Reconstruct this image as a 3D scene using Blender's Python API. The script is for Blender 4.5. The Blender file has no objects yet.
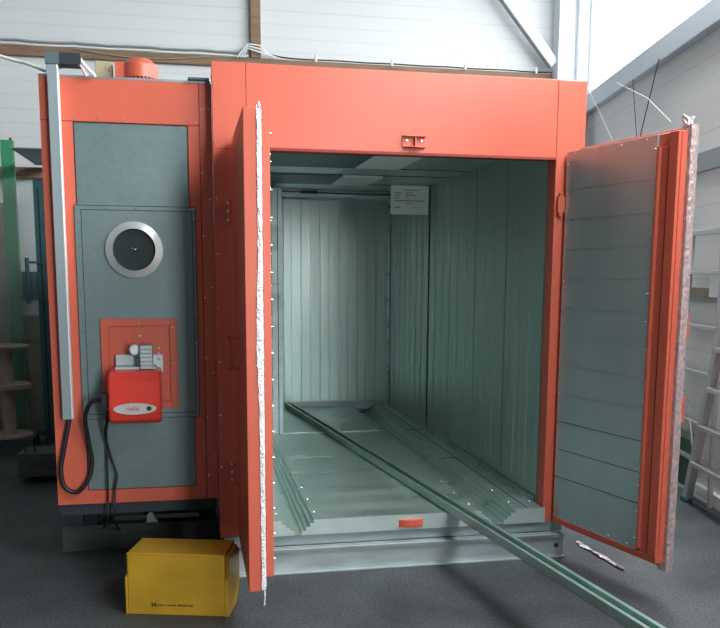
import bpy, math, random
from mathutils import Vector, Matrix
random.seed(4)
C = bpy.context.scene.collection
PI = math.pi

# ------------------------------------------------------------ materials
def srgb(r, g, b):
    f = lambda c: (c/255/12.92) if c/255 <= .04045 else ((c/255+.055)/1.055)**2.4
    return (f(r), f(g), f(b), 1)

def mat(name, col, rough=.5, metal=0.0, var=0.0, vscale=(6, 6, 6), bump=0.0, bscale=(20, 20, 20),
        detail=4, rvar=0.0, emit=None, estr=0, trans=0, alpha=1, spec=.5):
    m = bpy.data.materials.new(name); m.use_nodes = True
    nt = m.node_tree; N = nt.nodes; L = nt.links
    b = N['Principled BSDF']
    b.inputs['Base Color'].default_value = col
    b.inputs['Roughness'].default_value = rough
    b.inputs['Metallic'].default_value = metal
    b.inputs['Specular IOR Level'].default_value = spec
    b.inputs['Transmission Weight'].default_value = trans
    b.inputs['Alpha'].default_value = alpha
    if emit:
        b.inputs['Emission Color'].default_value = emit
        b.inputs['Emission Strength'].default_value = estr
    tc = N.new('ShaderNodeTexCoord')
    def noise(sc, det):
        mp = N.new('ShaderNodeMapping'); mp.inputs['Scale'].default_value = sc
        L.new(tc.outputs['Object'], mp.inputs['Vector'])
        n = N.new('ShaderNodeTexNoise'); n.inputs['Scale'].default_value = 1
        n.inputs['Detail'].default_value = det
        L.new(mp.outputs['Vector'], n.inputs['Vector'])
        return n
    if var or rvar:
        n = noise(vscale, detail)
        if var:
            mx = N.new('ShaderNodeMix'); mx.data_type = 'RGBA'
            mx.inputs[6].default_value = tuple(c*(1-var) for c in col[:3])+(1,)
            mx.inputs[7].default_value = tuple(min(1, c*(1+var)) for c in col[:3])+(1,)
            rp = N.new('ShaderNodeMapRange'); rp.inputs[1].default_value = .3; rp.inputs[2].default_value = .7
            L.new(n.outputs['Fac'], rp.inputs[0]); L.new(rp.outputs[0], mx.inputs[0])
            L.new(mx.outputs[2], b.inputs['Base Color'])
        if rvar:
            rp = N.new('ShaderNodeMapRange'); rp.inputs[1].default_value = .3; rp.inputs[2].default_value = .7
            rp.inputs[3].default_value = max(.02, rough-rvar); rp.inputs[4].default_value = rough+rvar
            L.new(n.outputs['Fac'], rp.inputs[0]); L.new(rp.outputs[0], b.inputs['Roughness'])
    if bump:
        n = noise(bscale, 2)
        bp = N.new('ShaderNodeBump'); bp.inputs['Strength'].default_value = bump
        bp.inputs['Distance'].default_value = .02
        L.new(n.outputs['Fac'], bp.inputs['Height']); L.new(bp.outputs['Normal'], b.inputs['Normal'])
    return m

M = {}
M['orange'] = mat('orange_powder_coat', (.60, .118, .068, 1), .36, var=.05, vscale=(2, 2, 1), rvar=.05)
M['zinc'] = mat('galvanised_sheet', (.42, .55, .53, 1), .3, .9, var=.08, vscale=(9, 9, 9), bump=.05, bscale=(3, 3, .6), rvar=.07)  # green cast of lens flare mixed into the sheet colour
M['zinc_wall'] = mat('galvanised_cassette_wall', (.52, .64, .61, 1), .33, .86, var=.06, vscale=(12, 12, .6), bump=.02, bscale=(4, 4, .4), rvar=.05)  # wall sheet colour carries the same green flare cast
M['zinc_floor'] = mat('galvanised_floor_plate', (.58, .74, .69, 1), .36, .8, var=.08, vscale=(1.5, 7, 8), bump=.05, bscale=(1.2, 7, 3), rvar=.1)  # green flare cast put into the floor plate colour
M['zinc_dark'] = mat('dark_grey_sheet', (.30, .36, .37, 1), .42, .8, var=.06, vscale=(8, 8, 8), rvar=.05)  # even darker grey for casings, cabinet roof and sill
M['zinc_door'] = mat('door_inner_sheet', (.50, .65, .67, 1), .36, .72, var=.04, vscale=(6, 6, 3), rvar=.03)
M['zinc_blue'] = mat('blue_grey_sheet', (.17, .235, .24, 1), .42, .5, var=.05, vscale=(40, 40, 40), rvar=.04)
M['galv_beam'] = mat('galvanised_channel', (.45, .52, .53, 1), .45, .6, var=.15, vscale=(5, 5, 14), rvar=.1)
M['zinc_ceiling'] = mat('ceiling_sheet', (.50, .58, .57, 1), .35, .85, var=.08, vscale=(3, 3, 3), rvar=.08)
M['pale_sheet'] = mat('pale_ceiling_sheet', (.80, .84, .83, 1), .6, .0, var=.06, vscale=(8, 30, 8))
M['endplate'] = mat('bright_end_plate', (.52, .62, .60, 1), .4, .6, var=.08)
M['darkwall'] = mat('dark_unseen_wall', (.12, .13, .13, 1), .7, var=.1)
M['greyceil'] = mat('grey_unseen_ceiling', (.35, .37, .38, 1), .7, var=.05)
M['rivet'] = mat('rivet_steel', (.8, .8, .8, 1), .25, .9)
M['seam'] = mat('dark_joint', (.02, .03, .03, 1), .7)
M['seam_red'] = mat('orange_joint', (.25, .03, .015, 1), .7)
M['foil'] = mat('aluminium_foil_seal', (.78, .70, .72, 1), .35, .55, var=.2, vscale=(60, 60, 25), bump=1, bscale=(60, 60, 30))
M['pinkfoil'] = mat('film_wrapped_edge', (.60, .47, .46, 1), .35, .4, var=.25, vscale=(90, 90, 60), bump=.4, bscale=(120, 120, 60))
M['fluff'] = mat('white_insulation', (.85, .84, .84, 1), .9, bump=1, bscale=(120, 120, 120))
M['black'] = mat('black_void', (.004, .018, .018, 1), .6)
M['port'] = mat('brushed_port_ring', (.62, .66, .66, 1), .35, .6)
M['rubber'] = mat('black_cable_rubber', (.012, .013, .016, 1), .45)
M['darkbase'] = mat('dark_blue_plinth', (.018, .028, .038, 1), .5)
M['greybeam'] = mat('dull_dark_steel', (.065, .075, .075, 1), .6, .3, var=.35, vscale=(6, 6, 30))
M['yellow'] = mat('yellow_crate_metal', (.50, .29, .022, 1), .42, .15, var=.12, vscale=(5, 5, 7), bump=.08, bscale=(6, 6, 6), rvar=.06)
M['ink'] = mat('dark_print', (.05, .03, .01, 1), .6)
M['floor'] = None
M['white'] = mat('white_metal', (.8, .8, .8, 1), .4)
M['alu'] = mat('ladder_aluminium', (.50, .50, .49, 1), .45, .5, var=.06)
M['timber'] = mat('brown_timber', (.24, .15, .095, 1), .7, var=.2, vscale=(3, 30, 30), bump=.2, bscale=(4, 60, 60))
M['tealdoor'] = mat('teal_painted_steel', (.03, .11, .12, 1), .45, .1, var=.1)
M['green'] = mat('green_painted_steel', (.045, .27, .13, 1), .5, var=.08)
M['board'] = mat('beige_board', (.30, .27, .20, 1), .8, var=.15)
M['reelwood'] = mat('pale_reel_board', (.40, .32, .28, 1), .8, var=.12)
M['red'] = mat('burner_red_plastic', (.70, .045, .025, 1), .28, spec=.6)
M['label'] = mat('silver_label', (.55, .55, .55, 1), .35, .2)
M['labelred'] = mat('label_red_print', (.45, .02, .02, 1), .5)
M['paper'] = mat('white_paper', (.88, .90, .90, 1), .8)
M['pen'] = mat('grey_print', (.25, .28, .30, 1), .8)
M['wood'] = mat('plywood_block', (.42, .36, .22, 1), .8, var=.15)
M['glass'] = mat('window_glass', (.9, .95, .95, 1), .05, trans=.95)
M['greyband'] = mat('grey_green_strip', (.30, .33, .33, 1), .6)
M['soffit'] = mat('blue_grey_beam', (.55, .60, .66, 1), .6)
M['greybox'] = mat('grey_trunking', (.24, .30, .32, 1), .5)
M['bind'] = mat('dark_blue_grey_plate', (.10, .15, .17, 1), .5, .3)
M['greenbin'] = mat('dark_green_bin', (.02, .09, .05, 1), .6)
M['pale'] = mat('pale_steel_paint', (.72, .76, .80, 1), .5)
M['rodsteel'] = mat('flare_tinted_galvanised_profile', (.40, .57, .52, 1), .35, .7, var=.12, vscale=(6, 6, 6))  # steel colour with the green of lens flare painted in
M['tealfoot'] = mat('teal_rubber_foot', (.02, .14, .15, 1), .6)

# siding: white insulated panels with fine horizontal lines and joints
def siding(name, col, pitch, dark=.80):
    m = bpy.data.materials.new(name); m.use_nodes = True
    nt = m.node_tree; N = nt.nodes; L = nt.links; b = N['Principled BSDF']
    b.inputs['Roughness'].default_value = .55
    tc = N.new('ShaderNodeTexCoord'); sp = N.new('ShaderNodeSeparateXYZ'); L.new(tc.outputs['Object'], sp.inputs[0])
    def line(p, w):
        d = N.new('ShaderNodeMath'); d.operation = 'DIVIDE'; d.inputs[1].default_value = p; L.new(sp.outputs['Z'], d.inputs[0])
        f = N.new('ShaderNodeMath'); f.operation = 'FRACT'; L.new(d.outputs[0], f.inputs[0])
        c = N.new('ShaderNodeMath'); c.operation = 'LESS_THAN'; c.inputs[1].default_value = w; L.new(f.outputs[0], c.inputs[0])
        return c
    a = line(pitch, .012); c = line(pitch/8, .12)
    mx = N.new('ShaderNodeMix'); mx.data_type = 'RGBA'
    mx.inputs[6].default_value = col; mx.inputs[7].default_value = tuple(x*.94 for x in col[:3])+(1,)
    L.new(c.outputs[0], mx.inputs[0])
    m2 = N.new('ShaderNodeMix'); m2.data_type = 'RGBA'; m2.inputs[7].default_value = tuple(x*dark*.94 for x in col[:3])+(1,)
    L.new(mx.outputs[2], m2.inputs[6]); L.new(a.outputs[0], m2.inputs[0]); L.new(m2.outputs[2], b.inputs['Base Color'])
    bp = N.new('ShaderNodeBump'); bp.invert = True; bp.inputs['Strength'].default_value = .3; bp.inputs['Distance'].default_value = .004
    L.new(c.outputs[0], bp.inputs['Height']); L.new(bp.outputs['Normal'], b.inputs['Normal'])
    return m
M['siding'] = siding('white_wall_cladding', (.70, .72, .72, 1), 1.0, .97)
M['siding_r'] = siding('white_side_wall_cladding', (.72, .69, .675, 1), .5)

def floor_mat():
    m = bpy.data.materials.new('grey_workshop_floor'); m.use_nodes = True
    nt = m.node_tree; N = nt.nodes; L = nt.links; b = N['Principled BSDF']
    tc = N.new('ShaderNodeTexCoord')
    n = N.new('ShaderNodeTexNoise'); n.inputs['Scale'].default_value = 2.2; n.inputs['Detail'].default_value = 6
    L.new(tc.outputs['Object'], n.inputs['Vector'])
    g = N.new('ShaderNodeTexNoise'); g.inputs['Scale'].default_value = 70; g.inputs['Detail'].default_value = 3
    L.new(tc.outputs['Object'], g.inputs['Vector'])
    cr = N.new('ShaderNodeValToRGB'); cr.color_ramp.elements[0].color = (.036, .041, .043, 1); cr.color_ramp.elements[1].color = (.075, .083, .087, 1)
    cr.color_ramp.elements[0].position = .35; cr.color_ramp.elements[1].position = .7
    L.new(n.outputs['Fac'], cr.inputs[0])
    mx = N.new('ShaderNodeMix'); mx.data_type = 'RGBA'; mx.blend_type = 'MULTIPLY'; mx.inputs[0].default_value = .9
    rp = N.new('ShaderNodeMapRange'); rp.inputs[1].default_value = .3; rp.inputs[2].default_value = .7; rp.inputs[3].default_value = .45; rp.inputs[4].default_value = 1.6
    L.new(g.outputs['Fac'], rp.inputs[0]); L.new(cr.outputs[0], mx.inputs[6]); L.new(rp.outputs[0], mx.inputs[7])
    L.new(mx.outputs[2], b.inputs['Base Color'])
    b.inputs['Roughness'].default_value = .6
    bp = N.new('ShaderNodeBump'); bp.inputs['Strength'].default_value = .25; bp.inputs['Distance'].default_value = .004
    L.new(g.outputs['Fac'], bp.inputs['Height']); L.new(bp.outputs['Normal'], b.inputs['Normal'])
    return m
M['floor'] = floor_mat()

# ------------------------------------------------------------ mesh builder
class MB:
    def __init__(s, T=None): s.v = []; s.f = []; s.mi = []; s.sm = []; s.mats = []; s.T = T or Matrix()
    def _m(s, m):
        m = m or 'zinc'
        if m not in s.mats: s.mats.append(m)
        return s.mats.index(m)
    def add(s, vs, fs, m=None, smooth=False):
        k = len(s.v); i = s._m(m)
        s.v += [s.T @ Vector(p) for p in vs]
        for f in fs: s.f.append([k+a for a in f]); s.mi.append(i); s.sm.append(smooth)
        return s
    def box(s, a, b, m=None):
        x0, x1 = sorted((a[0], b[0])); y0, y1 = sorted((a[1], b[1])); z0, z1 = sorted((a[2], b[2]))
        vs = [(x, y, z) for x in (x0, x1) for y in (y0, y1) for z in (z0, z1)]
        return s.add(vs, [(0, 1, 3, 2), (4, 6, 7, 5), (0, 4, 5, 1), (2, 3, 7, 6), (0, 2, 6, 4), (1, 5, 7, 3)], m)
    def cyl(s, p, q, r, m=None, n=16, r2=None):
        p = Vector(p); q = Vector(q); d = (q-p).normalized()
        u = d.orthogonal().normalized(); w = d.cross(u); r2 = r if r2 is None else r2
        vs = [p+(u*math.cos(2*PI*i/n)+w*math.sin(2*PI*i/n))*r for i in range(n)]
        vs += [q+(u*math.cos(2*PI*i/n)+w*math.sin(2*PI*i/n))*r2 for i in range(n)]
        s.add(vs, [(i, (i+1) % n, n+(i+1) % n, n+i) for i in range(n)], m, True)
        s.add(vs[:n], [tuple(range(n))[::-1]], m); s.add(vs[n:], [tuple(range(n))], m)
        return s
    def ring(s, c, d, ri, ro, h, m=None, n=48):
        c = Vector(c); d = Vector(d).normalized(); u = d.orthogonal().normalized(); w = d.cross(u)
        vs = []
        for (r, t) in ((ri, 0), (ri, h), (ro, h*.6), (ro, 0)):
            vs += [c+d*t+(u*math.cos(2*PI*i/n)+w*math.sin(2*PI*i/n))*r for i in range(n)]
        fs = []
        for k in range(4):
            for i in range(n):
                fs.append((k*n+i, k*n+(i+1) % n, ((k+1) % 4)*n+(i+1) % n, ((k+1) % 4)*n+i))
        return s.add(vs, fs, m)
    def tube(s, pts, r, m=None, n=8, caps=True):
        pts = [Vector(p) for p in pts]; vs = []; fs = []; u = None
        for i, p in enumerate(pts):
            d = (pts[min(i+1, len(pts)-1)]-pts[max(i-1, 0)]).normalized()
            u = d.orthogonal().normalized() if u is None else (u-d*u.dot(d)).normalized()
            w = d.cross(u)
            vs += [p+(u*math.cos(2*PI*k/n)+w*math.sin(2*PI*k/n))*r for k in range(n)]
        for i in range(len(pts)-1):
            for k in range(n): fs.append((i*n+k, i*n+(k+1) % n, (i+1)*n+(k+1) % n, (i+1)*n+k))
        s.add(vs, fs, m, True)
        if caps: s.add(vs[:n], [tuple(range(n))[::-1]], m); s.add(vs[-n:], [tuple(range(n))], m)
        return s
    def prism(s, poly, f, m=None):
        """poly: 2D points; f(u,v,t) -> 3D with t in (0,1)"""
        n = len(poly)
        vs = [f(u, v, 0) for u, v in poly]+[f(u, v, 1) for u, v in poly]
        return s.add(vs, [tuple(range(n))[::-1], tuple(range(n, 2*n))]+[(i, (i+1) % n, n+(i+1) % n, n+i) for i in range(n)], m)
    def dots(s, pts, d, r=.006, m='rivet', h=.004):
        d = Vector(d).normalized()
        for p in pts:
            p = Vector(p); s.cyl(p, p+d*h, r, m, 6, r*.6)
        return s
    def build(s, name, parent=None, bevel=0.0, kind=None):
        me = bpy.data.meshes.new(name); me.from_pydata([tuple(v) for v in s.v], [], s.f)
        for k in s.mats: me.materials.append(M[k])
        for p, i, sm in zip(me.polygons, s.mi, s.sm): p.material_index = i; p.use_smooth = sm
        import bmesh
        bm = bmesh.new(); bm.from_mesh(me); bmesh.ops.recalc_face_normals(bm, faces=bm.faces); bm.to_mesh(me); bm.free()
        me.update()
        o = bpy.data.objects.new(name, me); C.objects.link(o)
        if parent is not None:
            o.parent = parent
            # geometry is authored in world space: cancel the offset of every ancestor
            off = Vector((0, 0, 0)); a = parent
            while a is not None: off += a.location; a = a.parent
            me.transform(Matrix.Translation(-off))
        if bevel:
            b = o.modifiers.new('bevel', 'BEVEL'); b.width = bevel; b.segments = 2; b.limit_method = 'ANGLE'; b.angle_limit = math.radians(50)
        if kind: o['kind'] = kind
        return o
def tag(o, label, cat, group=None):
    o['label'] = label; o['category'] = cat
    if group: o['group'] = group
    return o
def thing(name, label, cat, loc, group=None):
    o = bpy.data.objects.new(name, None); C.objects.link(o); o.location = loc; o.empty_display_size = .1
    return tag(o, label, cat, group)
def text_mesh(name, s, size, T, m, parent, ext=.0008):
    cu = bpy.data.curves.new(name, 'FONT'); cu.body = s; cu.size = size; cu.extrude = ext; cu.align_x = 'CENTER'; cu.align_y = 'CENTER'
    t = bpy.data.objects.new(name+'_tmp', cu); C.objects.link(t)
    dg = bpy.context.evaluated_depsgraph_get(); me = bpy.data.meshes.new_from_object(t.evaluated_get(dg))
    bpy.data.objects.remove(t); me.transform(T)
    off = Vector((0, 0, 0)); a = parent
    while a is not None: off += a.location; a = a.parent
    me.transform(Matrix.Translation(-off)); me.name = name
    me.materials.clear(); me.materials.append(M[m])
    o = bpy.data.objects.new(name, me); C.objects.link(o); o.parent = parent
    return o

# ------------------------------------------------------------ the hall
W0 = Vector((2.532, 1.471, 0)); WD = Vector((-.182, -.983, 0)).normalized()   # right wall, towards the camera side
WN = Vector((WD.y, -WD.x, 0))                   # into the room
if WN.x > 0: WN = -WN
def wr(u, n, z): return W0+WD*u+WN*n+Vector((0, 0, z))
RT = Matrix(((WD.x, WN.x, 0, W0.x), (WD.y, WN.y, 0, W0.y), (0, 0, 1, 0), (0, 0, 0, 1)))  # (u,n,z) -> world
BY = 4.3
UC = -2.88          # u of the back corner
UE = 7.5
MB().box((-4.6, -9, -.1), (4.6, 4.5, 0), 'floor').build('floor', kind='structure')
MB().box((-4.6, BY, 0), (3.2, BY+.12, 5.2), 'siding').build('wall_back', kind='structure')
MB(RT).box((UC, -.12, 0), (UE, 0, 3.33), 'siding_r').box((UC, -.12, 4.9), (UE, 0, 5.2), 'siding_r').build('wall_right', kind='structure')
MB().box((-4.6, -9, 0), (-4.48, BY, 5.2), 'darkwall').build('wall_left', kind='structure')  # unseen wall, coloured dark to cut bounce light from the left
MB().box((-4.6, -9, 5.2), (4.6, 4.5, 5.3), 'greyceil').build('ceiling', kind='structure')  # unseen ceiling, darkened to give the lighting more contrast
MB(RT).box((UC, 0, 3.16), (UE, .07, 3.34), 'soffit').build('trim_1', kind='structure', bevel=.01)
MB(RT).box((UC, 0, 0), (UE, .04, .085), 'white').build('baseboard_right', kind='structure', bevel=.004)
MB(RT).box((UC, 0, 2.24), (UE, .02, 2.37), 'greyband').build('trim_2', kind='structure')
MB(RT).box((UC, 0, 1.36), (UE, .015, 1.44), 'board').box((UC, 0, 1.345), (UE, .016, 1.362), 'greyband').build('trim_3', kind='structure')
# daylight strip of translucent panels in the right wall
w = MB(RT)
for u in (-2.88, 2.6, 7.44): w.box((u, -.1, 3.34), (u+.06, 0, 4.9), 'pale')
w.box((UC, -.1, 4.84), (UE, 0, 4.9), 'pale').box((UC, -.1, 3.33), (UE, 0, 3.37), 'pale')
wf = w.build('window_1', kind='structure')
M['daylight'] = mat('translucent_daylight_panel', (.9, .93, .95, 1), .4, emit=(.93, .97, 1, 1), estr=3.2)
p = MB(RT).box((UC, -.07, 3.37), (UE, -.05, 4.84), 'daylight').build('pane', wf)
# timber rail + posts on the back wall
MB().box((-4.48, BY-.06, 3.465), (2.9, BY, 3.55), 'timber').build('trim_4', kind='structure', bevel=.004)
MB().box((-.42, BY-.08, 3.55), (-.325, BY, 5.2), 'timber').build('trim_5', kind='structure', bevel=.004)
MB().box((-4.48, BY-.06, 2.384), (-2.2, BY, 2.483), 'timber').build('trim_6', kind='structure', bevel=.004)
# steel column and diagonal brace in the back right corner
st = MB()
st.box((2.62, 4.08, 0), (2.645, 4.22, 5.2), 'pale').box((2.83, 4.08, 0), (2.855, 4.22, 5.2), 'pale').box((2.645, 4.14, 0), (2.83, 4.16, 5.2), 'pale')
tag(st.build('steel_column', bevel=.004), 'white painted steel column in the back corner behind the oven', 'column')
br = MB()
a = Vector((2.60, 4.14, 3.62)); b = Vector((1.52, 4.14, 4.84)); d = (b-a).normalized(); e = Vector((d.z, 0, -d.x))
def bar(mb, a, b, e, wdt, n, th, m):
    vs = []
    for p in (a, b):
        for su, sv in ((-1, -1), (1, -1), (1, 1), (-1, 1)): vs.append(p+e*wdt/2*su+n*th/2*sv)
    return mb.add(vs, [(3, 2, 1, 0), (4, 5, 6, 7), (0, 1, 5, 4), (1, 2, 6, 5), (2, 3, 7, 6), (3, 0, 4, 7)], m)
bar(br, a, b, e, .12, Vector((0, 1, 0)), .012, 'pale'); bar(br, a+Vector((-.05, -.03, -.04)), b+Vector((-.05, -.03, -.04)), e, .012, Vector((0, 1, 0)), .07, 'greyband')
tag(br.build('diagonal_brace'), 'white diagonal steel brace crossing the back wall up to the column', 'brace')
def wiggle(x0, x1, z, amp, y, n=40):
    return [(x0+(x1-x0)*i/n, y, z+amp*math.sin(i*1.1)+amp*.6*math.sin(i*2.7)) for i in range(n+1)]
cb = MB().tube(wiggle(-4.4, -.44, 3.60, .004, BY-.03), .010, 'greyband')
tag(cb.build('wall_cable'), 'grey cable running along the back wall above the left timber rail', 'cable')
cb = MB().tube(wiggle(-4.4, -.44, 3.565, .003, BY-.05), .010, 'white')
tag(cb.build('wall_cable'), 'white conduit lying on the left timber rail of the back wall', 'cable')
cb = MB().tube([(-.31+i*.09, BY-.07, 3.60-.04*math.sin(min(1, i/3)*PI/2)+.002*math.sin(i)) for i in range(34)], .007, 'rubber')
for k in range(4): cb.cyl((.2+k*.75, BY-.082, 3.54), (.2+k*.75, BY-.082, 3.60), .012, 'white', 8)
tag(cb.build('wall_cable'), 'black cable with white clips along the back wall above the oven header', 'cable')
cb = MB().tube([(-2.0+i*.06, BY-.075, 3.54-.05*math.sin(i/20*PI)) for i in range(21)], .006, 'board')
tag(cb.build('wall_cable'), 'thin beige cable sagging over the left timber rail behind the fan motor', 'cable')
cb = MB()
for k in range(3):
    cb.tube([(-.55+.03*k, BY-.1, 3.54), (-.45, BY-.12, 3.66-.02*k), (-.34, BY-.12, 3.65-.03*k), (-.22+.03*k, BY-.1, 3.55)], .008, 'white')
tag(cb.build('wall_cable'), 'tangle of pale cable at the foot of the upright timber post', 'cable')

# ------------------------------------------------------------ powder curing oven
XL, XR, ZT = -.90, .990, 2.50
XI0, XI1 = -.742, .832         # inner side walls
ZO = 2.107; ZF = .275; ZC = 2.21; YB = 3.70; YJ = 2.35; ZP = .197
oven = thing('curing_oven', 'large orange walk-in curing oven with open doors and a galvanised steel chamber', 'oven', (.045, 1.8, 0))
hd = MB().box((XI0, 0, ZO), (XI1, .08, ZT), 'orange').box((XL+.002, .004, ZT-.02), (XR-.002, .3, ZT-.001), 'orange')
hd.box((XI0, -.010, ZO-.006), (XI1, .05, ZO+.010), 'seam_red')
hd.build('header_panel', oven, .003)
def dz(z0, z1, n): return [z0+(z1-z0)*i/(n-1) for i in range(n)]
po = MB().box((XL, 0, ZP), (XI0-.0012, .09, ZT), 'orange')
po.box((XL, -.001, ZO-.004), (XI0, .002, ZO-.001), 'seam_red').dots([(XL+.012, 0, z) for z in dz(.3, 2.4, 9)], (0, -1, 0))
po.build('frame_post', oven, .004)
po = MB().box((XI1+.0012, 0, ZP), (XR, .09, ZT), 'orange')
po.build('frame_post', oven, .004)
# outer shell of the chamber
SL, SR = -.85, .94
MB().box((XI1+.02, .09, .2), (SR, 3.85, 2.46), 'zinc_dark').build('side_casing', oven)
MB().box((SL, .09, .2), (XI0-.02, 3.85, 2.46), 'zinc_dark').build('side_casing', oven)
MB().box((XI0-.02, .09, 2.36), (XI1+.02, 3.85, 2.46), 'zinc_dark').build('roof_casing', oven)
MB().box((XI0-.02, 3.75, .2), (XI1+.02, 3.85, 2.36), 'zinc_dark').build('back_casing', oven)
# cassette panels: folded sheet with fine folds and deeper joints
def cassette(p0, axis, L0, z0, z1, nrm, rib=.089, per=6):
    p0 = Vector(p0); axis = Vector(axis); nrm = Vector(nrm)
    prof = []; t = 0; k = 0
    while t < L0-1e-6:
        if k % per == 0: prof += [(t, 0), (t+.001, -.012), (t+.006, -.012), (t+.007, .002), (t+.018, .003), (t+.022, 0)]
        elif k % 2: prof += [(t, 0), (t+.0016, -.004), (t+.0032, 0)]
        else: prof += [(t, 0), (t+.003, .0018), (t+.007, .0018), (t+.010, 0)]
        k += 1; t = min(t+rib, L0)
    prof.append((L0, 0))
    mb = MB(); vs = []
    for off in (0, 1):
        for (a, b) in prof:
            q = p0+axis*a+nrm*(b if not off else -.02)
            vs.append(q+Vector((0, 0, z0))); vs.append(q+Vector((0, 0, z1)))
    n = len(prof)*2
    fs = [(2*i, 2*i+2, 2*i+3, 2*i+1) for i in range(len(prof)-1)]+[(n+2*i, n+2*i+2, n+2*i+3, n+2*i+1) for i in range(len(prof)-1)]
    return mb.add(vs, fs, 'zinc_wall')
cassette((-.734, YB, 0), (1, 0, 0), 1.566, .24, 2.36, (0, -1, 0)).build('back_panel', oven)
cassette((XI1, .09, 0), (0, 1, 0), YJ-.1, .24, 2.36, (-1, 0, 0), rib=.094).build('side_panel', oven)
m_ = cassette((XI1, YJ+.01, 0), (0, 1, 0), YB-YJ-.01, .24, 2.36, (-1, 0, 0), rib=.094)
m_.box((XI1-.004, YJ-.008, .27), (XI1+.004, YJ+.006, 2.21), 'seam'); m_.build('side_panel', oven)
cassette((XI0, .09, 0), (0, 1, 0), YB-.1, .24, 2.36, (1, 0, 0), rib=.094).build('side_panel', oven)
# back corner trims
t_ = MB().box((XI1-.035, YB-.02, ZF), (XI1-.006, YB-.006, ZC), 'zinc').box((-.33, YB-.03, ZF), (XI1-.035, YB-.006, ZF+.042), 'galv_beam')
t_.dots([(x, YB-.03, ZF+.022) for x in dz(-.2, .75, 5)], (0, -1, 0)); t_.build('corner_trim', oven, .003)
# air duct on the left behind the joint
ad = MB().box((XI0+.005, YJ, ZF), (-.335, YB-.01, 2.16), 'zinc').box((-.415, YJ-.02, ZF), (-.335, YJ, 2.16), 'galv_beam')
ad.box((-.372, YJ-.022, ZF), (-.366, YJ-.02, 2.16), 'seam')
ad.build('air_duct', oven, .003)
# ceiling: flat sheets with cross joints
ce = MB().box((XI0, .09, ZC), (XI1, YB, ZC+.05), 'zinc_ceiling')
for y in (.74, 1.40, 1.78, 2.40, 2.95): ce.box((XI0+.01, y, ZC-.003), (XI1-.005, y+.006, ZC+.001), 'seam')
ce.build('ceiling_panel', oven)
for y0, y1 in ((.50, 1.33), (1.80, 2.36), (3.10, 3.66)):
    MB().box((XI0+.02, y0, ZC-.012), (.036, y1, ZC), 'bind').build('ceiling_inset', oven, .003)
    MB().box((.04, y0, ZC-.014), (.33, y1, ZC), 'pale_sheet').build('ceiling_pale_plate', oven, .003)  # pale plate to the right of each dark inset
cb_ = MB().box((XI0+.01, 2.92, ZC-.05), (XI1-.01, 3.02, ZC), 'galv_beam').tube([(-.69, 2.90, ZC-.012), (0, 2.90, ZC-.02), (.2, 2.90, ZC-.026), (.8, 2.90, ZC-.024)], .006, 'seam', 6)
cb_.box((-.12, 2.88, ZC-.03), (.02, 2.92, ZC-.01), 'seam'); cb_.build('ceiling_rail', oven, .003)
# stepped floor with two rail grooves
gl, gr = (-.590, -.427), (.470, .660)
def groove(a, b):
    s = .021; z = [ZF, ZF-.019, ZF-.037, ZF-.055, ZF-.071]
    return [(a, z[0]), (a, z[1]), (a+s, z[1]), (a+s, z[2]), (a+2*s, z[2]), (a+2*s, z[3]), (a+3*s, z[3]), (a+3*s, z[4]),
            (b-3*s, z[4]), (b-3*s, z[3]), (b-2*s, z[3]), (b-2*s, z[2]), (b-s, z[2]), (b-s, z[1]), (b, z[1]), (b, z[0])]
top = [(XI0, ZF)]+groove(*gl)+groove(*gr)+[(XI1-.008, ZF)]
fl = MB()
for i in range(len(top)-1):
    (x0, z0), (x1, z1) = top[i], top[i+1]
    if x1 > x0+1e-6:
        fl.prism([(x0, ZP+.002), (x1, ZP+.002), (x1, z1), (x0, z0)], lambda u, v, t: (u, -.02+3.69*t, v), 'zinc_floor')
fl.box((XI0+.01, YJ, ZF-.0005), (gl[0], YJ+.006, ZF+.0012), 'rivet').box((gl[1], YJ, ZF-.0005), (gr[0], YJ+.008, ZF+.0012), 'rivet').box((gr[1], YJ, ZF-.0005), (.82, YJ+.01, ZF+.0015), 'seam')
fl.dots([(x, y, ZF) for x in (gl[1]+.02, gl[0]-.02, gr[0]-.02, gr[1]+.02, .805) for y in [.12+.26*k for k in range(14)]], (0, 0, 1), .007)
fl.box((.735, -.02, ZF-.0005), (.741, 3.6, ZF+.0008), 'seam')
fl.build('floor_plate', oven)
MB().box((XI1-.016, .10, ZF), (XI1-.006, 3.66, ZF+.03), 'zinc').build('wall_angle', oven)
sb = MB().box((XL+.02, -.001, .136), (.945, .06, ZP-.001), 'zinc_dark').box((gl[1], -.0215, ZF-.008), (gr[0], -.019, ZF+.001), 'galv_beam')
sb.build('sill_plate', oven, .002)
sx_ = .021; z1_, z2_, z3_ = ZF-.019, ZF-.037, ZF-.055
def stair(x, d):   # from the top edge of a groove down and outwards in direction d
    return [(x, ZF+.001), (x, z1_), (x+d*sx_, z1_), (x+d*sx_, z2_), (x+2*d*sx_, z2_), (x+2*d*sx_, z3_), (x+3*d*sx_, z3_), (x+3*d*sx_, ZP)]
for poly in ([(XI0, ZP), (XI0, ZF+.001)]+stair(gl[0], 1), stair(gl[1], -1)[::-1]+stair(gr[0], 1), stair(gr[1], -1)[::-1]+[(XI1, ZF+.001), (XI1, ZP)]):
    MB().prism(poly, lambda u, v, t: (u, -.030+.009*t, v), 'endplate').build('end_plate', oven)
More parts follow.
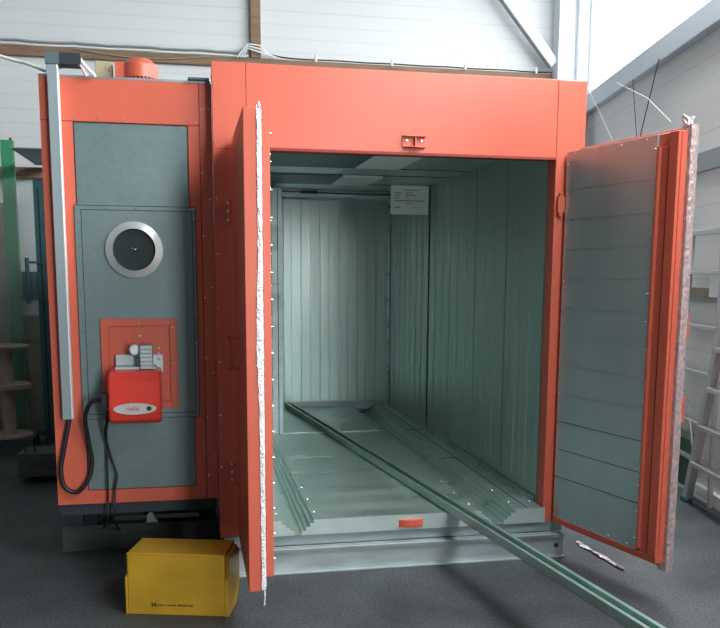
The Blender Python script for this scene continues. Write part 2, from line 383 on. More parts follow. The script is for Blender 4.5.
# base frame
def cbeam(mb, x0, x1, y, z0, z1, m):
    mb.box((x0, y, z1-.012), (x1, y+.06, z1), m); mb.box((x0, y, z0), (x1, y+.06, z0+.01), m); mb.box((x0, y+.022, z0+.01), (x1, y+.03, z1-.012), m)
bb = MB(); cbeam(bb, -.88, .944, -.055, 0, .128, 'galv_beam')
bb.box((-.88, -.062, .128), (.93, -.01, .137), 'galv_beam').cyl((.90, -.034, .065), (.90, -.038, .065), .012, 'seam', 12)
bb.build('base_beam', oven, .002)
bb = MB(); bb.box((-.86, .065, 0), (-.80, 3.8, .195), 'greybeam'); bb.box((.86, .065, 0), (.92, 3.8, .195), 'greybeam'); bb.box((-.80, 3.75, 0), (.86, 3.8, .195), 'greybeam')
bb.build('base_frame', oven)
# latch striker on the header, and sill catch
def oval_catch(name, c, w_, h_, d_, pts_n=16):
    mb = MB(); poly = []
    for i in range(pts_n+1):
        a_ = PI*i/pts_n; poly.append((-w_/2*math.cos(a_), -d_*math.sin(a_)))
    mb.prism(poly, lambda u, v, t: (c[0]+u, c[1]+v, c[2]+h_*t), 'orange')
    mb.prism(poly, lambda u, v, t: (c[0]+u*1.08, c[1]+v*1.08, c[2]-.006+.004*t), 'orange')
    return mb
LX = .019
la = MB().box((LX, -.006, 2.142), (LX+.122, 0, 2.200), 'orange')
la.box((LX+.004, -.030, 2.190), (LX+.118, -.004, 2.196), 'orange').box((LX+.06, -.028, 2.146), (LX+.066, 0, 2.192), 'orange')
la.prism([(-.058, 0), (-.05, -.018), (0, -.032), (.05, -.018), (.058, 0)], lambda u, v, t: (LX+.061+u, v, 2.139+.005*t), 'orange')
la.dots([(LX+.022, -.006, 2.172), (LX+.098, -.006, 2.172)], (0, -1, 0), .010, 'rivet', .008)
la.build('latch_striker', oven, .0015)
oval_catch('c', (.085, -.022, .220), .135, .034, .035).build('sill_catch', oven, .002)

# ---- doors
def door(T, s1, zi0, zi1, zo0, zo1, mirror):
    """local frame: x = s along the leaf, y = thickness (0 inner face -> outwards), z up"""
    return T
# right leaf
ang = math.radians(104.37)
sd = Vector((-math.cos(ang), -math.sin(ang), 0)); td = Vector((-sd.y, sd.x, 0))
H = Vector((.882, -.02, 0))
TR = Matrix(((sd.x, td.x, 0, H.x), (sd.y, td.y, 0, H.y), (0, 0, 1, 0), (0, 0, 0, 1)))
dr = MB(TR)
dr.box((.03, .058, .165), (.765, .088, 2.162), 'orange')
dr.box((.0, .012, .196), (.755, .045, 2.141), 'orange')
dr.box((.0, -.003, .196), (.755, .012, .226), 'orange').box((.650, 0, .226), (.690, .012, 2.085), 'orange')
dr.cyl((.638, .004, .24), (.638, .004, 2.085), .014, 'orange', 14).box((.700, -.006, .226), (.752, .012, 2.141), 'orange')
drp = dr.build('door_leaf', oven, .003)
pn = MB(TR).box((.002, .0, .226), (.622, .011, 2.139), 'zinc_door')
for k in range(11):
    z = .45+.15*k; pn.box((.004, -.0012, z), (.62, .001, z+.003), 'seam' if k < 3 else 'zinc_ceiling')
pn.dots([(.012, 0, z) for z in dz(.3, 2.08, 13)]+[(.612, 0, z) for z in dz(.28, 2.08, 15)]+[(s_, 0, .238) for s_ in dz(.06, .56, 5)]+[(s_, 0, 2.125) for s_ in dz(.06, .56, 4)], (0, -1, 0), .006)
pn.build('inner_panel', drp)
fo = MB(TR).box((.04, .045, .18), (.745, .058, 2.146), 'foil'); fo.build('foil_seal', drp)
cf = MB(TR); nseg = 90; vs = []
for i in range(nseg+1):
    z = .155+(2.170-.155)*i/nseg; j = lambda q=.0022: random.uniform(-q*.6, q*.6)
    vs += [(.72+j(), .047, z), (.768+j(), .050+j(), z), (.773+j(), .07+j(), z), (.768+j(), .092+j(), z), (.70+j(), .093, z)]
fs = []
for i in range(nseg):
    for k in range(4): fs.append((i*5+k, i*5+k+1, (i+1)*5+k+1, (i+1)*5+k))
cf.add(vs, fs, 'pinkfoil'); cf.build('edge_film', drp)
fu = MB(TR)
for k in range(7):
    s_ = random.uniform(.73, .76); t_ = random.uniform(.04, .09)
    fu.tube([(s_, t_, 2.165), (s_+random.uniform(-.02, .01), t_+random.uniform(-.015, .015), 2.19), (s_+random.uniform(-.04, .02), t_+random.uniform(-.015, .02), 2.20+random.uniform(0, .010))], .006, 'fluff', 6)
fu.box((.03, .047, 2.14), (.75, .056, 2.153), 'fluff')
fu.build('insulation_strip', drp)
hn = MB(TR).tube([(.62, .088, 1.27), (.62, .125, 1.27), (.62, .13, 1.26), (.62, .13, 1.0), (.62, .125, .99), (.62, .088, .99)], .011, 'orange')
hn.box((.73, .088, 1.24), (.765, .108, 1.34), 'orange').box((.73, .088, .86), (.768, .108, .98), 'orange'); hn.build('handle', drp)
def hinge(mb, x, y, z):
    mb.cyl((x, y, z-.055), (x, y, z+.055), .011, 'orange', 12).box((x-.03, y+.008, z-.05), (x+.004, y+.016, z+.05), 'orange')
    for k in (-.04, 0, .04): mb.cyl((x-.012, y-.004, z+k), (x-.012, y-.014, z+k), .006, 'rivet', 8)
h_ = MB(); h_.cyl((.862, -.014, 1.82), (.862, -.014, 1.94), .011, 'orange', 12).box((.845, -.022, 1.84), (.88, 0, 1.92), 'orange'); h_.build('hinge', oven)
# left leaf
al = math.radians(89.7); sl = Vector((math.cos(al), -math.sin(al), 0)); tl = Vector((-1, 0, 0)); tl = Vector((sl.y, -sl.x, 0))
if tl.x > 0: tl = -tl
HL = Vector((-.695, -.03, 0))
TLm = Matrix(((sl.x, tl.x, 0, HL.x), (sl.y, tl.y, 0, HL.y), (0, 0, 1, 0), (0, 0, 0, 1)))
dl = MB(TLm)
dl.box((0, .063, .208), (.765, .115, 2.153), 'orange')
dl.box((.01, .01, .262), (.745, .042, 2.117), 'orange')
dlp = dl.build('door_leaf', oven, .003)
MB(TLm).box((.10, -.002, .36), (.60, .011, 2.06), 'zinc_blue').dots([(.108, -.002, z) for z in dz(.4, 2, 13)]+[(.592, -.002, z) for z in dz(.4, 2, 13)], (0, -1, 0)).build('inner_panel', dlp)
for z in dz(.34, 2.06, 17): MB(TLm).dots([(.740, .01, z)], (0, -1, 0), .0045, h=.007).build('edge_screw', dlp)
fs_ = MB(TLm); vs = []; nseg = 90
for i in range(nseg+1):
    z = .215+(2.147-.215)*i/nseg
    bulge = .010*math.exp(-((z-1.25)/.22)**2); j = lambda a=.0022: random.uniform(-a, a)
    vs += [(.70, .043, z), (.752+j(), .043+j(.001), z), (.766+j(.003), .052+bulge*.5+j(), z), (.769+j(), .063+bulge+j(.002), z), (.70, .0635, z)]
fs = []
for i in range(nseg):
    for k in range(4): fs.append((i*5+k, i*5+k+1, (i+1)*5+k+1, (i+1)*5+k))
fs_.add(vs, fs, 'fluff').box((.02, .044, .23), (.70, .062, 2.13), 'foil')
fs_.tube([(.752, .053, 2.13), (.755, .05, 2.16), (.75, .055, 2.172)], .004, 'rivet', 6).tube([(.745, .06, 2.13), (.75, .062, 2.165)], .004, 'rivet', 6)
fs_.tube([(.752, .053, .24), (.754, .05, .19), (.75, .053, .14)], .004, 'fluff', 6)
fs_.build('foil_seal', dlp)
hl = MB(TLm).box((.30, .115, 1.225), (.325, .170, 1.243), 'orange').box((.30, .115, 1.085), (.325, .170, 1.103), 'orange').box((.30, .148, 1.085), (.325, .170, 1.243), 'orange')
hl.build('handle', dlp, .004)
for z in (1.812, .542):
    h_ = MB(); hinge(h_, -.825, -.018, z); h_.build('hinge', oven)

# ------------------------------------------------------------ burner cabinet on the left
CX0, CX1, CY = -1.687, -.905, .10
cab = thing('burner_cabinet', 'orange and grey heater cabinet with round port, bolted to the left of the oven', 'cabinet', (-1.27, .6, 0))
cs = MB()
T0, T1, ZB0, ZB1 = 2.222, 2.417, .377, .445
PX0, PX1, SX = -1.541, -1.014, -.960
cs.box((CX0, CY, T0), (SX-.001, CY+.04, T1), 'orange').box((CX0, CY, ZB1), (PX0, CY+.04, T0), 'orange')
cs.box((PX1, CY, ZB1), (SX-.001, CY+.04, T0), 'orange').box((CX0, CY, ZB0), (SX-.001, CY+.04, ZB1), 'orange')
cs.box((SX+.001, CY+.004, ZB0), (-.9005, CY+.04, T1), 'orange')
cs.box((PX0, CY+.02, ZB1), (PX1, CY+.04, T0), 'zinc_dark')
cs.box((CX0, CY+.04, ZB0), (CX0+.03, 1.25, T1), 'orange').box((-.935, CY+.04, ZB0), (-.905, 1.25, T1), 'orange')
cs.box((CX0+.03, 1.22, ZB0), (-.935, 1.25, T1), 'orange').box((CX0, CY, T1), (-.905, 1.25, T1+.012), 'zinc_dark')
cs.box((-1.01, CY-.03, T1+.012), (-.91, CY+.2, T1+.022), 'bind')
cs.box((CX0, CY-.0015, T0-.002), (SX, CY+.001, T0+.002), 'seam_red').box((PX1-.0015, CY-.0015, ZB1), (PX1+.0015, CY+.001, T0), 'seam_red')
cs.box((PX0-.0015, CY-.0015, ZB1), (PX0+.0015, CY+.001, T0), 'seam')
cs.dots([(x, CY, T0+.015) for x in (-1.67, -1.53, -1.43, -1.31, -1.15, -1.02, -.975)]+[(-.95, CY+.004, z) for z in dz(.5, 2.3, 7)]+[(-.915, CY+.004, z) for z in dz(.6, 2.3, 5)]+[(x, CY, .40) for x in (-1.672, -1.53, -1.33, -1.13, -.975)], (0, -1, 0), .006)
cs.build('casing', cab, .003)
pl = MB().box((PX0+.003, CY+.008, 1.838), (PX1-.003, CY+.02, T0-.003), 'zinc_blue'); pl.build('upper_panel', cab)
pl = MB().box((PX0+.003, CY+.008, ZB1+.003), (PX1-.003, CY+.02, .805), 'zinc_blue'); pl.build('lower_panel', cab)
ap = MB().box((-1.553, CY-.006, .805), (-.988, CY+.02, 1.838), 'zinc_blue')
def outline(mb, x0, x1, z0, z1, y, w_, m):
    mb.box((x0, y-.0015, z0), (x1, y, z0+w_), m).box((x0, y-.0015, z1-w_), (x1, y, z1), m).box((x0, y-.0015, z0+w_), (x0+w_, y, z1-w_), m).box((x1-w_, y-.0015, z0+w_), (x1, y, z1-w_), m)
outline(ap, -1.523, -1.004, .828, 1.818, CY-.006, .003, 'seam'); outline(ap, -1.553, -.988, .805, 1.838, CY-.006, .0025, 'seam')
ap.dots([(x, CY-.006, 1.828) for x in dz(-1.54, -1.0, 5)]+[(-.996, CY-.006, z) for z in dz(.87, 1.78, 7)]+[(-1.538, CY-.006, z) for z in dz(.87, 1.78, 6)], (0, -1, 0), .005)
ap.build('access_panel', cab, .002)
PC = (-1.281, 1.630)
rg = MB().ring((PC[0], CY-.006, PC[1]), (0, -1, 0), .100, .134, .03, 'port')
rg.build('port_ring', cab)
ph = MB().cyl((PC[0], CY-.0075, PC[1]), (PC[0], CY-.009, PC[1]), .1005, 'black', 40)
ph.tube([(PC[0]-.012, CY-.01, PC[1]+.009), (PC[0]+.003, CY-.02, PC[1]), (PC[0]+.013, CY-.012, PC[1]+.009)], .0025, 'rivet', 6)
ph.build('port_opening', cab)
mp = MB(); y = CY-.02
x0, x1, z0, z1 = -1.452, -1.090, .853, 1.299; b_ = .036
mp.box((x0, y, z0), (x0+b_, CY-.006, z1), 'orange').box((x1-b_, y, z0), (x1, CY-.006, z1), 'orange').box((x0+b_, y, z1-b_), (x1-b_, CY-.006, z1), 'orange').box((x0+b_, y, z0), (x1-b_, CY-.006, z0+b_), 'orange')
mp.box((x0+b_, CY-.009, z0+b_), (x1-b_, CY-.006, z1-b_), 'orange')
mp.dots([(x, y, z1-.02) for x in dz(x0+.04, x1-.04, 3)]+[(x, y, z0+.02) for x in dz(x0+.04, x1-.04, 3)]+[(x0+.02, y, z) for z in dz(z0+.05, z1-.04, 3)]+[(x1-.02, y, z) for z in dz(z0+.05, z1-.04, 3)], (0, -1, 0), .006)
mp.build('mounting_plate', cab, .002)
# burner: a part of the cabinet with its own pieces
bu = MB()
bx0, bx1, bz0, bz1 = -1.407, -1.168, .810, 1.067
prof = [(-.02+0, bz1-.005), (-.10, bz1), (-.20, bz1-.01), (-.235, bz1-.05), (-.24, bz0+.08), (-.225, bz0+.02), (-.18, bz0), (-.02, bz0)]
bu.prism(prof, lambda u, v, t: (bx0+(bx1-bx0)*t, CY+u, v), 'red')
bup = bu.build('burner_cover', cab, .012)
gd = MB().box((-1.385, CY-.035, 1.035), (-1.16, CY-.021, 1.125), 'galv_beam').box((-1.38, CY-.13, 1.062), (-1.19, CY-.03, 1.075), 'galv_beam')
gd.box((-1.262, CY-.15, 1.065), (-1.205, CY-.035, 1.178), 'galv_beam').cyl((-1.288, CY-.11, 1.155), (-1.288, CY-.035, 1.155), .026, 'galv_beam', 20).cyl((-1.288, CY-.12, 1.155), (-1.288, CY-.11, 1.155), .021, 'white', 20)
for k in range(5): gd.box((-1.264, CY-.152, 1.080+.019*k), (-1.203, CY-.058, 1.086+.019*k), 'zinc_dark')
gd.dots([(-1.28, CY-.035, 1.10), (-1.18, CY-.035, 1.10), (-1.27, CY-.012, 1.215), (-1.18, CY-.012, 1.13), (-1.18, CY-.012, 1.155)], (0, -1, 0), .009, 'rivet', .01)
gd.build('burner_flange', bup, .002)
n_ = 20; poly = [(-.098*math.cos(PI*i/n_), .027*math.sin(PI*i/n_)) for i in range(n_)]+[(.098*math.cos(PI*i/n_), -.027*math.sin(PI*i/n_)) for i in range(n_)]
lb = MB().prism(poly, lambda u, v, t: (-1.287+u, CY-.2405-.003*t, .889+v), 'label').cyl((-1.222, CY-.243, .890), (-1.222, CY-.249, .890), .011, 'seam', 16)
lbo = lb.build('burner_label', bup)
TX = Matrix.Translation((-1.298, CY-.244, .890)) @ Matrix.Rotation(PI/2, 4, 'X')
text_mesh('lettering', 'riello', .030, TX, 'labelred', bup)
MB().box((-1.445, CY-.20, .893), (-1.407, CY-.12, .957), 'rubber').build('plug', bup, .004)
# fan motor on the roof
fm = MB()
mc = Vector((-1.262, .75, 2.56))
fm.cyl(mc, mc+Vector((0, 0, .07)), .094, 'orange', 28).cyl(mc+Vector((0, 0, .07)), mc+Vector((0, 0, .10)), .094, 'orange', 28, .06)
for k in range(28):
    a_ = 2*PI*k/28; r_ = Vector((math.cos(a_), math.sin(a_), 0)); t_ = Vector((-r_.y, r_.x, 0))
    bar(fm, mc+r_*.082+Vector((0, 0, -.15)), mc+r_*.082+Vector((0, 0, .0)), r_, .022, t_, .006, 'orange')
fm.cyl((-1.262, .75, 2.429), (-1.262, .75, 2.555), .078, 'orange', 24).box((-1.39, .70, 2.429), (-1.34, .80, 2.638), 'orange')
fm.build('fan_motor', cab)
# plinth and feet
MB().box((CX0+.005, CY+.03, .315), (-.91, 1.25, .376), 'darkbase').build('plinth', cab)
kp = MB().box((-1.74, .515, 0), (-.90, .58, .145), 'greybeam').box((-1.74, .504, .13), (-.90, .58, .147), 'greybeam'); kp.build('support_beam', cab, .002)
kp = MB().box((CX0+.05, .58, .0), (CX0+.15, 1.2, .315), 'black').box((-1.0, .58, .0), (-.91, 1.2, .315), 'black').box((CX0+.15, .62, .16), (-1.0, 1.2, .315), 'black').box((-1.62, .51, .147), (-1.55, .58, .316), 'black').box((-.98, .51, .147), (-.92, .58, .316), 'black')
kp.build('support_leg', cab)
# small clamp in the gap
tag(MB().prism([(-.03, 0), (.035, 0), (.015, .03), (.0, .06), (-.02, .05)], lambda u, v, t: (-1.262+u, .51+.04*t, .1472+v), 'galv_beam').build('metal_clamp'), 'small bright metal clamp in the dark gap under the burner cabinet', 'clamp')

# grey trunking on the cabinet's front left
tk = thing('cable_trunking', 'long grey cable trunking standing upright along the left front of the orange cabinet', 'trunking', (-1.57, .05, .82))
MB().box((-1.640, .045, .815), (-1.597, .094, 2.462), 'greybox').box((-1.598, .043, .815), (-1.592, .095, 2.462), 'white').build('duct_body', tk, .003)
MB().box((-1.645, .04, 2.462), (-1.585, .14, 2.515), 'bind').box((-1.59, .05, 2.465), (-1.49, .14, 2.515), 'darkbase').tube([(-1.50, .08, 2.50), (-1.47, .07, 2.46), (-1.43, .07, 2.42)], .008, 'white').tube([(-1.53, .08, 2.50), (-1.49, .06, 2.46), (-1.47, .07, 2.42)], .006, 'pinkfoil').build('end_box', tk)
# cables
def smooth(pts, n=8):
    pts = [Vector(p) for p in pts]; out = []
    P = [pts[0]*2-pts[1]]+pts+[pts[-1]*2-pts[-2]]
    for i in range(1, len(P)-2):
        for k in range(n):
            t = k/n
            out.append(.5*((2*P[i])+(-P[i-1]+P[i+1])*t+(2*P[i-1]-5*P[i]+4*P[i+1]-P[i+2])*t*t+(-P[i-1]+3*P[i]-3*P[i+1]+P[i+2])*t**3))
    out.append(pts[-1]); return out
tag(MB().tube(smooth([(-1.612, .07, .812), (-1.644, 0.07, 0.662), (-1.662, 0.07, 0.562), (-1.647, 0.07, 0.476), (-1.592, 0.07, 0.448), (-1.537, 0.07, 0.507), (-1.515, 0.07, 0.597), (-1.525, 0.05, 0.707), (-1.53, 0.0, 0.832), (-1.495, -.04, 0.91), (-1.447, -.06, 0.925)]), .011, 'rubber').build('power_cable'),
    'thick black cable looping from the grey trunking up to the red burner', 'cable')
tag(MB().tube(smooth([(-1.415, -.10, .875), (-1.428, -.04, .83), (-1.445, .05, 0.729), (-1.420, .075, 0.602), (-1.400, 0.075, 0.525), (-1.411, 0.075, 0.449), (-1.417, 0.07, 0.30), (-1.43, .36, .17), (-1.43, .485, .12)]), .0055, 'rubber').build('thin_cable'),
    'thin black cable kinked to the right as it hangs below the red burner', 'cable')
tag(MB().tube(smooth([(-1.415, -.02, .85), (-1.437, .04, 0.760), (-1.442, .075, 0.68), (-1.444, 0.075, 0.552), (-1.446, 0.075, 0.399), (-1.452, 0.075, 0.297), (-1.50, .30, .19)]), .005, 'rubber').build('thin_cable'),
    'thin black cable hanging straight down below the red burner', 'cable')
tag(MB().tube(smooth([(-2.6, .5, 2.78), (-1.887, 0.3, 2.542), (-1.75, .22, 2.495), (-1.655, .16, 2.45)]), .008, 'white').build('stay_cable'),
    'pale cable slanting down from the upper left to the cabinet top', 'cable')
# wood block on the cabinet roof behind
wb = MB().box((-1.496, .75, 2.430), (-1.408, .82, 2.648), 'wood').dots([(-1.44, .75, 2.62), (-1.425, .75, 2.60)], (0, -1, 0), .008)
tag(wb.build('wooden_block', bevel=.003), 'upright pale wooden block on the cabinet roof left of the fan motor', 'block')

# ------------------------------------------------------------ yellow crate
cr = thing('yellow_crate', 'yellow upturned metal stacking crate on the floor in front of the burner cabinet', 'crate', (-1.08, -.38, 0))
ca = math.atan2(-.116, .445)
TC = Matrix.Translation((-1.335, -.420, 0)) @ Matrix.Rotation(ca, 4, 'Z')
W_, D_, Hc = .462, .22, .285
b1 = MB(TC)
b1.box((.012, .0, .0), (W_-.012, .006, Hc), 'yellow').box((.012, D_-.006, 0), (W_-.012, D_, Hc), 'yellow').box((.012, 0, Hc-.006), (W_-.012, D_, Hc), 'yellow')
b1.box((.012, .006, 0), (.018, D_-.006, Hc-.006), 'yellow').box((W_-.018, .006, 0), (W_-.012, D_-.006, Hc-.006), 'yellow')
b1.cyl((.012, .003, Hc-.004), (W_-.012, .003, Hc-.004), .005, 'yellow', 8)
b1.build('crate_body', cr, .004)
side = [(-.004, 0), (D_*.75, 0), (D_+.025, .07), (D_+.025, .235), (D_*.9, Hc-.012), (.02, Hc-.012), (.02, .185), (-.004, .165)]
MB(TC).prism(side, lambda u, v, t: (0+.011*t, u, v), 'yellow').build('side_flange', cr, .002)
MB(TC).prism(side, lambda u, v, t: (W_-.011+.016*t, u, v), 'yellow').build('side_flange', cr, .002)
pr = MB(TC)
bar(pr, Vector((.120, -.001, .055)), Vector((.136, -.001, .040)), Vector((.7, 0, .7)), .004, Vector((0, 1, 0)), .001, 'ink')
bar(pr, Vector((.136, -.001, .055)), Vector((.120, -.001, .040)), Vector((.7, 0, -.7)), .004, Vector((0, 1, 0)), .001, 'ink')
for x in (.118, .136): pr.box((x, -.0015, .036), (x+.003, 0, .058), 'ink')
x = .148
for wl in (4, 6, 9):
    for k in range(wl):
        hgt = random.choice((.007, .009, .012)); pr.box((x, -.0012, .042), (x+.0025, 0, .042+hgt), 'ink').box((x, -.0012, .042+random.choice((0, .005))), (x+.006, 0, .0445+random.choice((0, .004))), 'ink'); x += .0078
    x += .006
pr.build('printed_mark', cr)

# ------------------------------------------------------------ long steel profile lying out of the oven
ra = Vector((-.143, 3.64, ZF+.0035)); rb = Vector((.552, -1.87, ZF+.0035)); d = (rb-ra).normalized(); e = Vector((-d.y, d.x, 0))
if e.x > 0: e = -e
rp_ = MB(); up = Vector((0, 0, 1))
bar(rp_, ra+up*.003, rb+up*.003, e, .07, up, .004, 'rodsteel')
bar(rp_, ra-e*.034+up*.022, rb-e*.034+up*.022, e, .004, up, .040, 'rodsteel'); bar(rp_, ra+e*.033+up*.022, rb+e*.033+up*.022, e, .004, up, .040, 'rodsteel')
bar(rp_, ra-e*.026+up*.041, rb-e*.026+up*.041, e, .018, up, .003, 'rodsteel'); bar(rp_, ra+e*.026+up*.041, rb+e*.026+up*.041, e, .018, up, .003, 'rodsteel')
for k in range(1, 42):
    q = ra.lerp(rb, k/42)+up*.0055; rp_.cyl(q, q+up*.001, .007, 'seam', 8)
tag(rp_.build('steel_profile'), 'long galvanised steel profile, green lens flare in its colour, lying diagonally across the oven floor and over its sill', 'profile')

# ------------------------------------------------------------ paper notice hanging inside the chamber
pt = thing('paper_notice', 'white printed paper notice hanging near the top right of the oven chamber', 'notice', (.63, 2.21, 1.975))
MB().box((.483, 2.209, 1.975), (.777, 2.211, 2.19), 'paper').build('sheet', pt)
TP = Matrix.Translation((-.065, .24, .09))
ln = MB(TP)
ln.box((.65, 1.9675, 2.065), (.76, 1.969, 2.070), 'pen')
for r_ in range(3):
    ln.box((.575, 1.9675, 2.043-.018*r_), (.63-.01*r_, 1.969, 2.048-.018*r_), 'pen').box((.66, 1.9675, 2.043-.018*r_), (.72+.03*math.sin(r_*2), 1.969, 2.048-.018*r_), 'pen')
ln.box((.575, 1.9675, 1.985), (.81, 1.969, 1.989), 'pen').box((.66, 1.9675, 1.968), (.72, 1.969, 1.972), 'pen').box((.575, 1.9675, 1.935), (.62, 1.969, 1.942), 'pen').box((.73, 1.9675, 1.935), (.79, 1.969, 1.938), 'pen')
for i in range(6): ln.box((.575+.04*i, 1.9675, 1.985), (.60+.04*i, 1.969, 1.992), 'pen')
ln.build('printed_text', pt)
# foil scrap under the right door
sc = MB(); vs = []; nn = 14
for i in range(nn+1):
    t = i/nn; p_ = Vector((1.12, .16, 0)).lerp(Vector((1.155, -.32, 0)), t)
    for k in (-1, 0, 1): vs.append((p_.x+k*.014*(1-.3*t)+random.uniform(-.008, .008), p_.y, .004+random.uniform(0, .010)+(.008 if k == 0 else 0)))
sc.add(vs, [(i*3+k, i*3+k+1, i*3+k+4, i*3+k+3) for i in range(nn) for k in range(2)], 'foil')
tag(sc.build('foil_strip'), 'crumpled silver foil strip on the floor under the right oven door', 'foil')

# ------------------------------------------------------------ ladders by the right wall
def at_bar(mb, p, q, wdt, th, m='alu', n=None):
    p = Vector(p); q = Vector(q); d_ = (q-p).normalized(); n = Vector(n or (0, 1, 0)); e_ = d_.cross(n).normalized(); n2 = e_.cross(d_)
    bar(mb, p, q, e_, wdt, n2, th, m)
    return mb
ld = thing('ladder', 'aluminium ladder with thin side rail and rungs standing against the right wall', 'ladder', wr(.45, .07, 0))
lr = MB(RT); at_bar(lr, (.14, .07, 0), (.26, .07, 1.82), .026, .03); lr.build('side_rail', ld, .003)
lr = MB(RT); at_bar(lr, (.80, .07, 0), (.74, .07, 1.82), .026, .03); lr.build('side_rail', ld, .003)
for z in (.02, .265, .515, .865, 1.178, 1.542):
    f_ = z/1.82; g_ = MB(RT); at_bar(g_, (.14+.12*f_, .07, z), (.80-.06*f_, .07, z), .026, .035, n=(0, 1, 0)); g_.build('rung', ld, .003)
MB(RT).box((.25, .055, 1.795), (.75, .085, 1.83), 'alu').build('top_bar', ld, .003)
ch = MB(RT)
for k in range(12):
    t = k/12; ch.ring((.24+.24*t, .10, .83-.25*t-.03*math.sin(t*PI)), (.3, 1, .2*(k % 2)), .008, .014, .004, 'rivet', 10)
ch.build('safety_chain', ld)
ld2 = thing('ladder', 'aluminium stepladder with a broad slanted stile, standing right of the right oven door', 'ladder', wr(1.0, .155, 0))
l2 = MB(RT); at_bar(l2, (.625, .155, .0), (1.245, .155, 1.9), .06, .05, n=(0, 1, 0)); l2.build('stile', ld2, .004)
MB(RT).box((.585, .125, 0), (.665, .185, .035), 'tealfoot').build('rubber_foot', ld2, .006)
l2 = MB(RT); at_bar(l2, (1.45, .155, .0), (1.50, .155, 1.9), .055, .03, n=(0, 1, 0)); l2.build('stile', ld2, .004)
MB(RT).box((1.41, .125, 0), (1.49, .185, .035), 'tealfoot').build('rubber_foot', ld2, .006)
for z in (.27, .53, .79, 1.05, 1.31, 1.57):
    f_ = z/1.9; MB(RT).box((.645+.62*f_, .12, z), (1.44+.05*f_, .19, z+.03), 'alu').build('tread', ld2, .003)
l2 = MB(RT); at_bar(l2, (.54, .135, .55), (.67, .135, .28), .02, .01, n=(0, 1, 0)); l2.build('brace', ld2)
tag(MB(RT).box((-.02, .0405, .0), (.42, .052, .37), 'greenbin').build('green_board', bevel=.002), 'dark green low board behind the ladders at the foot of the right wall', 'board')
tag(MB(RT).box((-.02, .0405, .3705), (.42, .052, .43), 'board').build('beige_batten', bevel=.002), 'beige batten on top of the low green board behind the ladders', 'batten')
tag(MB(RT).box((.465, .016, 1.38), (.70, .022, 1.54), 'paper').build('wall_notice'), 'white paper sheet on the right wall at the photo edge', 'notice')
# hanging wires above the right door
tag(MB(RT).tube([(-2.6, .08, 3.40), (-1.745, .06, 2.75)], .004, 'white').build('thin_wire'), 'pale thin wire nearest the oven corner, running down the right wall', 'wire')
tag(MB(RT).tube([(-1.19, .08, 3.16), (-1.15, .02, 2.55)], .003, 'rubber').build('thin_wire'), 'black wire hanging vertically down the right wall', 'wire')
tag(MB(RT).tube([(-.585, .08, 3.18), (-1.09, .03, 2.66)], .004, 'rubber').build('thin_wire'), 'black wire slanting down the right wall to the left', 'wire')
tag(MB(RT).tube([(-1.50, .12, 3.20), (-.65, .13, 2.90), (-.089, .14, 2.62)], .0025, 'white').build('thin_wire'), 'white cord slanting down the right wall to the door tip', 'wire')

# ------------------------------------------------------------ things at the far left
gp = MB().box((-2.63, 3.88, 0), (-2.525, 3.94, 2.668), 'green').box((-2.56, 3.90, 2.668), (-2.54, 3.92, 2.69), 'seam')
tag(gp.build('green_post', bevel=.004), 'green painted steel post at the far left edge', 'post')
sp = MB(); sp.prism([(-2.409, 3.146), (-2.16, 3.148), (-2.22, 4.22), (-2.40, 4.22)], lambda u, v, t: (u, v, 2.50+.008*t), 'greybox')
tag(sp.build('shelf_plate'), 'thin grey metal plate jutting from the back wall beside the green post', 'plate')
gdn = thing('glazed_door', 'teal framed glazed door standing ajar behind the left of the cabinet', 'door', (-2.4, 3.8, 0))
MB().box((-2.36, 3.78, 0), (-2.22, 3.83, 2.32), 'tealdoor').box((-2.32, 3.77, .05), (-2.31, 3.78, 2.25), 'seam').build('door_jamb', gdn, .004)
MB().box((-3.3, 3.79, .0), (-2.36, 3.82, .045), 'greybox').build('bottom_rail', gdn, .004)
MB().box((-3.36, 3.78, 0), (-3.3, 3.83, 2.32), 'tealdoor').build('door_frame', gdn, .004)
MB().box((-3.3, 3.80, .045), (-2.36, 3.806, 2.32), 'glass').build('glass_pane', gdn)
MB().box((-2.44, 3.74, 1.60), (-2.30, 3.78, 1.62), 'tealdoor').box((-2.44, 3.74, 1.28), (-2.30, 3.78, 1.30), 'tealdoor').cyl((-2.432, 3.735, 1.25), (-2.432, 3.735, 1.65), .017, 'tealdoor', 12).build('handle', gdn)
tag(MB().box((-2.60, BY-.10, 1.31), (-2.40, BY-.002, 1.53), 'tealdoor').build('wall_box', bevel=.004), 'dark teal box on the back wall seen past the glazed door handle', 'box')
tag(MB().box((-3.4, BY-.07, 0), (-2.0, BY-.04, 1.12), 'board').build('chipboard_sheet', bevel=.003), 'wide beige board standing against the back wall below the white cladding', 'board')
tag(MB().box((-3.1, BY-.14, 0), (-2.57, BY-.10, 2.15), 'board').build('chipboard_sheet', bevel=.003), 'tall narrow beige board behind the green post', 'board')
for lab, z0 in (('pale cable reel lower of the stacked pair, standing on a dark crate', .125), ('pale cable reel stacked on top of the other by the green post', .56)):
    r = thing('cable_reel', lab, 'reel', (-2.59, 3.45, z0), 'stacked cable reels')
    h_r = .434 if z0 < .3 else .35
    MB().cyl((-2.59, 3.45, z0), (-2.59, 3.45, z0+.016), .19, 'reelwood', 32).build('flange', r)
    MB().cyl((-2.59, 3.45, z0+.016), (-2.59, 3.45, z0+h_r-.018), .055, 'reelwood', 24).build('core', r)
    MB().cyl((-2.59, 3.45, z0+h_r-.018), (-2.59, 3.45, z0+h_r-.002), .19, 'reelwood', 32).build('flange', r)
rpa = MB()
for k in range(4): rpa.box((-2.80+.11*k, 3.24, .105), (-2.71+.11*k, 3.66, .1245), 'greybeam')
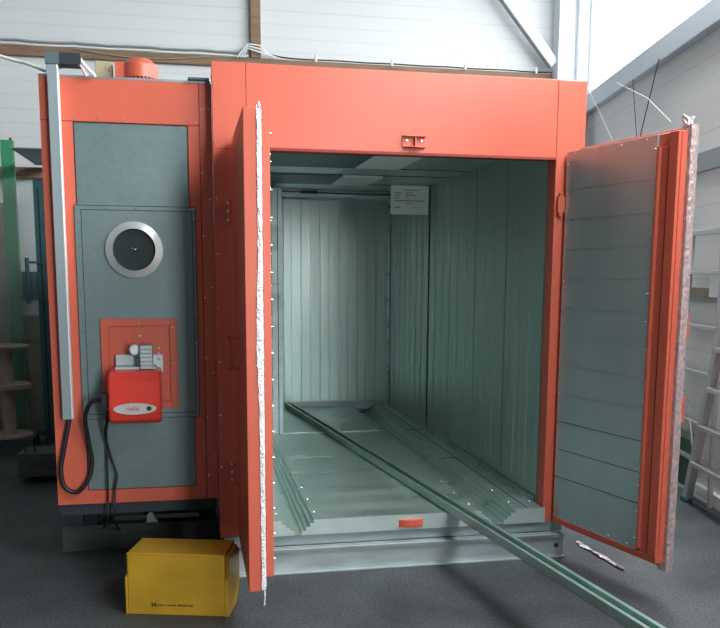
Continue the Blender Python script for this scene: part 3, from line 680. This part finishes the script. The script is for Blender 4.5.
for y in (3.25, 3.42, 3.60): rpa.box((-2.80, y, 0), (-2.38, y+.06, .105), 'greybeam')
tag(rpa.build('dark_pallet'), 'small dark pallet under the stacked cable reels', 'pallet')
lo = MB().box((-2.28, 2.15, .05), (-1.95, 2.45, .22), 'greybeam').box((-2.25, 2.18, 0), (-2.20, 2.42, .05), 'black').box((-2.03, 2.18, 0), (-1.98, 2.42, .05), 'black').ring((-2.20, 2.2, .24), (0, 1, .2), .03, .045, .012, 'greybeam', 20)
tag(lo.build('dark_trolley', bevel=.004), 'low dark trolley with a ring handle on the floor left of the cabinet', 'trolley')

# ------------------------------------------------------------ light
def area(name, loc, rot, sx, sy, e, col=(1, 1, 1)):
    l = bpy.data.lights.new(name, 'AREA'); l.shape = 'RECTANGLE'; l.size = sx; l.size_y = sy; l.energy = e; l.color = col
    o = bpy.data.objects.new(name, l); C.objects.link(o); o.location = loc; o.rotation_euler = rot; return o
def aim(o, t): o.rotation_euler = (Vector(t)-o.location).to_track_quat('-Z', 'Y').to_euler()
a = area('window_daylight', wr(2.6, .15, 4.1), (0, 0, 0), 7.0, 1.3, 500, (.95, .98, 1)); aim(a, (0, -.5, .6))
a = area('chamber_fill_light', (2.6, -8.6, 2.0), (0, 0, 0), 2.6, 3.2, 320, (.97, 1, .99)); aim(a, (.5, 1, 1.2)); a.data.spread = math.radians(120)  # added fill behind the camera to brighten the oven chamber, no gate there
wd = bpy.data.worlds.new('world'); bpy.context.scene.world = wd; wd.use_nodes = True
bg = wd.node_tree.nodes['Background']; bg.inputs[0].default_value = (.80, .90, .95, 1); bg.inputs[1].default_value = .20

# ------------------------------------------------------------ camera
yaw, pit, rol = (math.radians(v) for v in (-11.1923, -8.2206, .3045))
F = Vector((-math.sin(yaw)*math.cos(pit), math.cos(yaw)*math.cos(pit), math.sin(pit)))
R0 = Vector((math.cos(yaw), math.sin(yaw), 0)); U0 = R0.cross(F)
R = R0*math.cos(rol)+U0*math.sin(rol); U = -R0*math.sin(rol)+U0*math.cos(rol)
cam = bpy.data.cameras.new('camera'); co = bpy.data.objects.new('camera', cam); C.objects.link(co)
co.matrix_world = Matrix(((R.x, U.x, -F.x, -1.008), (R.y, U.y, -F.y, -4.1646), (R.z, U.z, -F.z, 1.5153), (0, 0, 0, 1)))
cam.sensor_fit = 'HORIZONTAL'; cam.sensor_width = 36; cam.lens = 841.423/720*36; cam.shift_x = -.134/720; cam.shift_y = (396.589-314)/720; cam.clip_start = .05
sc_ = bpy.context.scene; sc_.camera = co
vs_ = sc_.view_settings; vs_.view_transform = 'Standard'; vs_.look = 'None'; vs_.gamma = 1; vs_.use_curve_mapping = False; vs_.exposure = 0.15
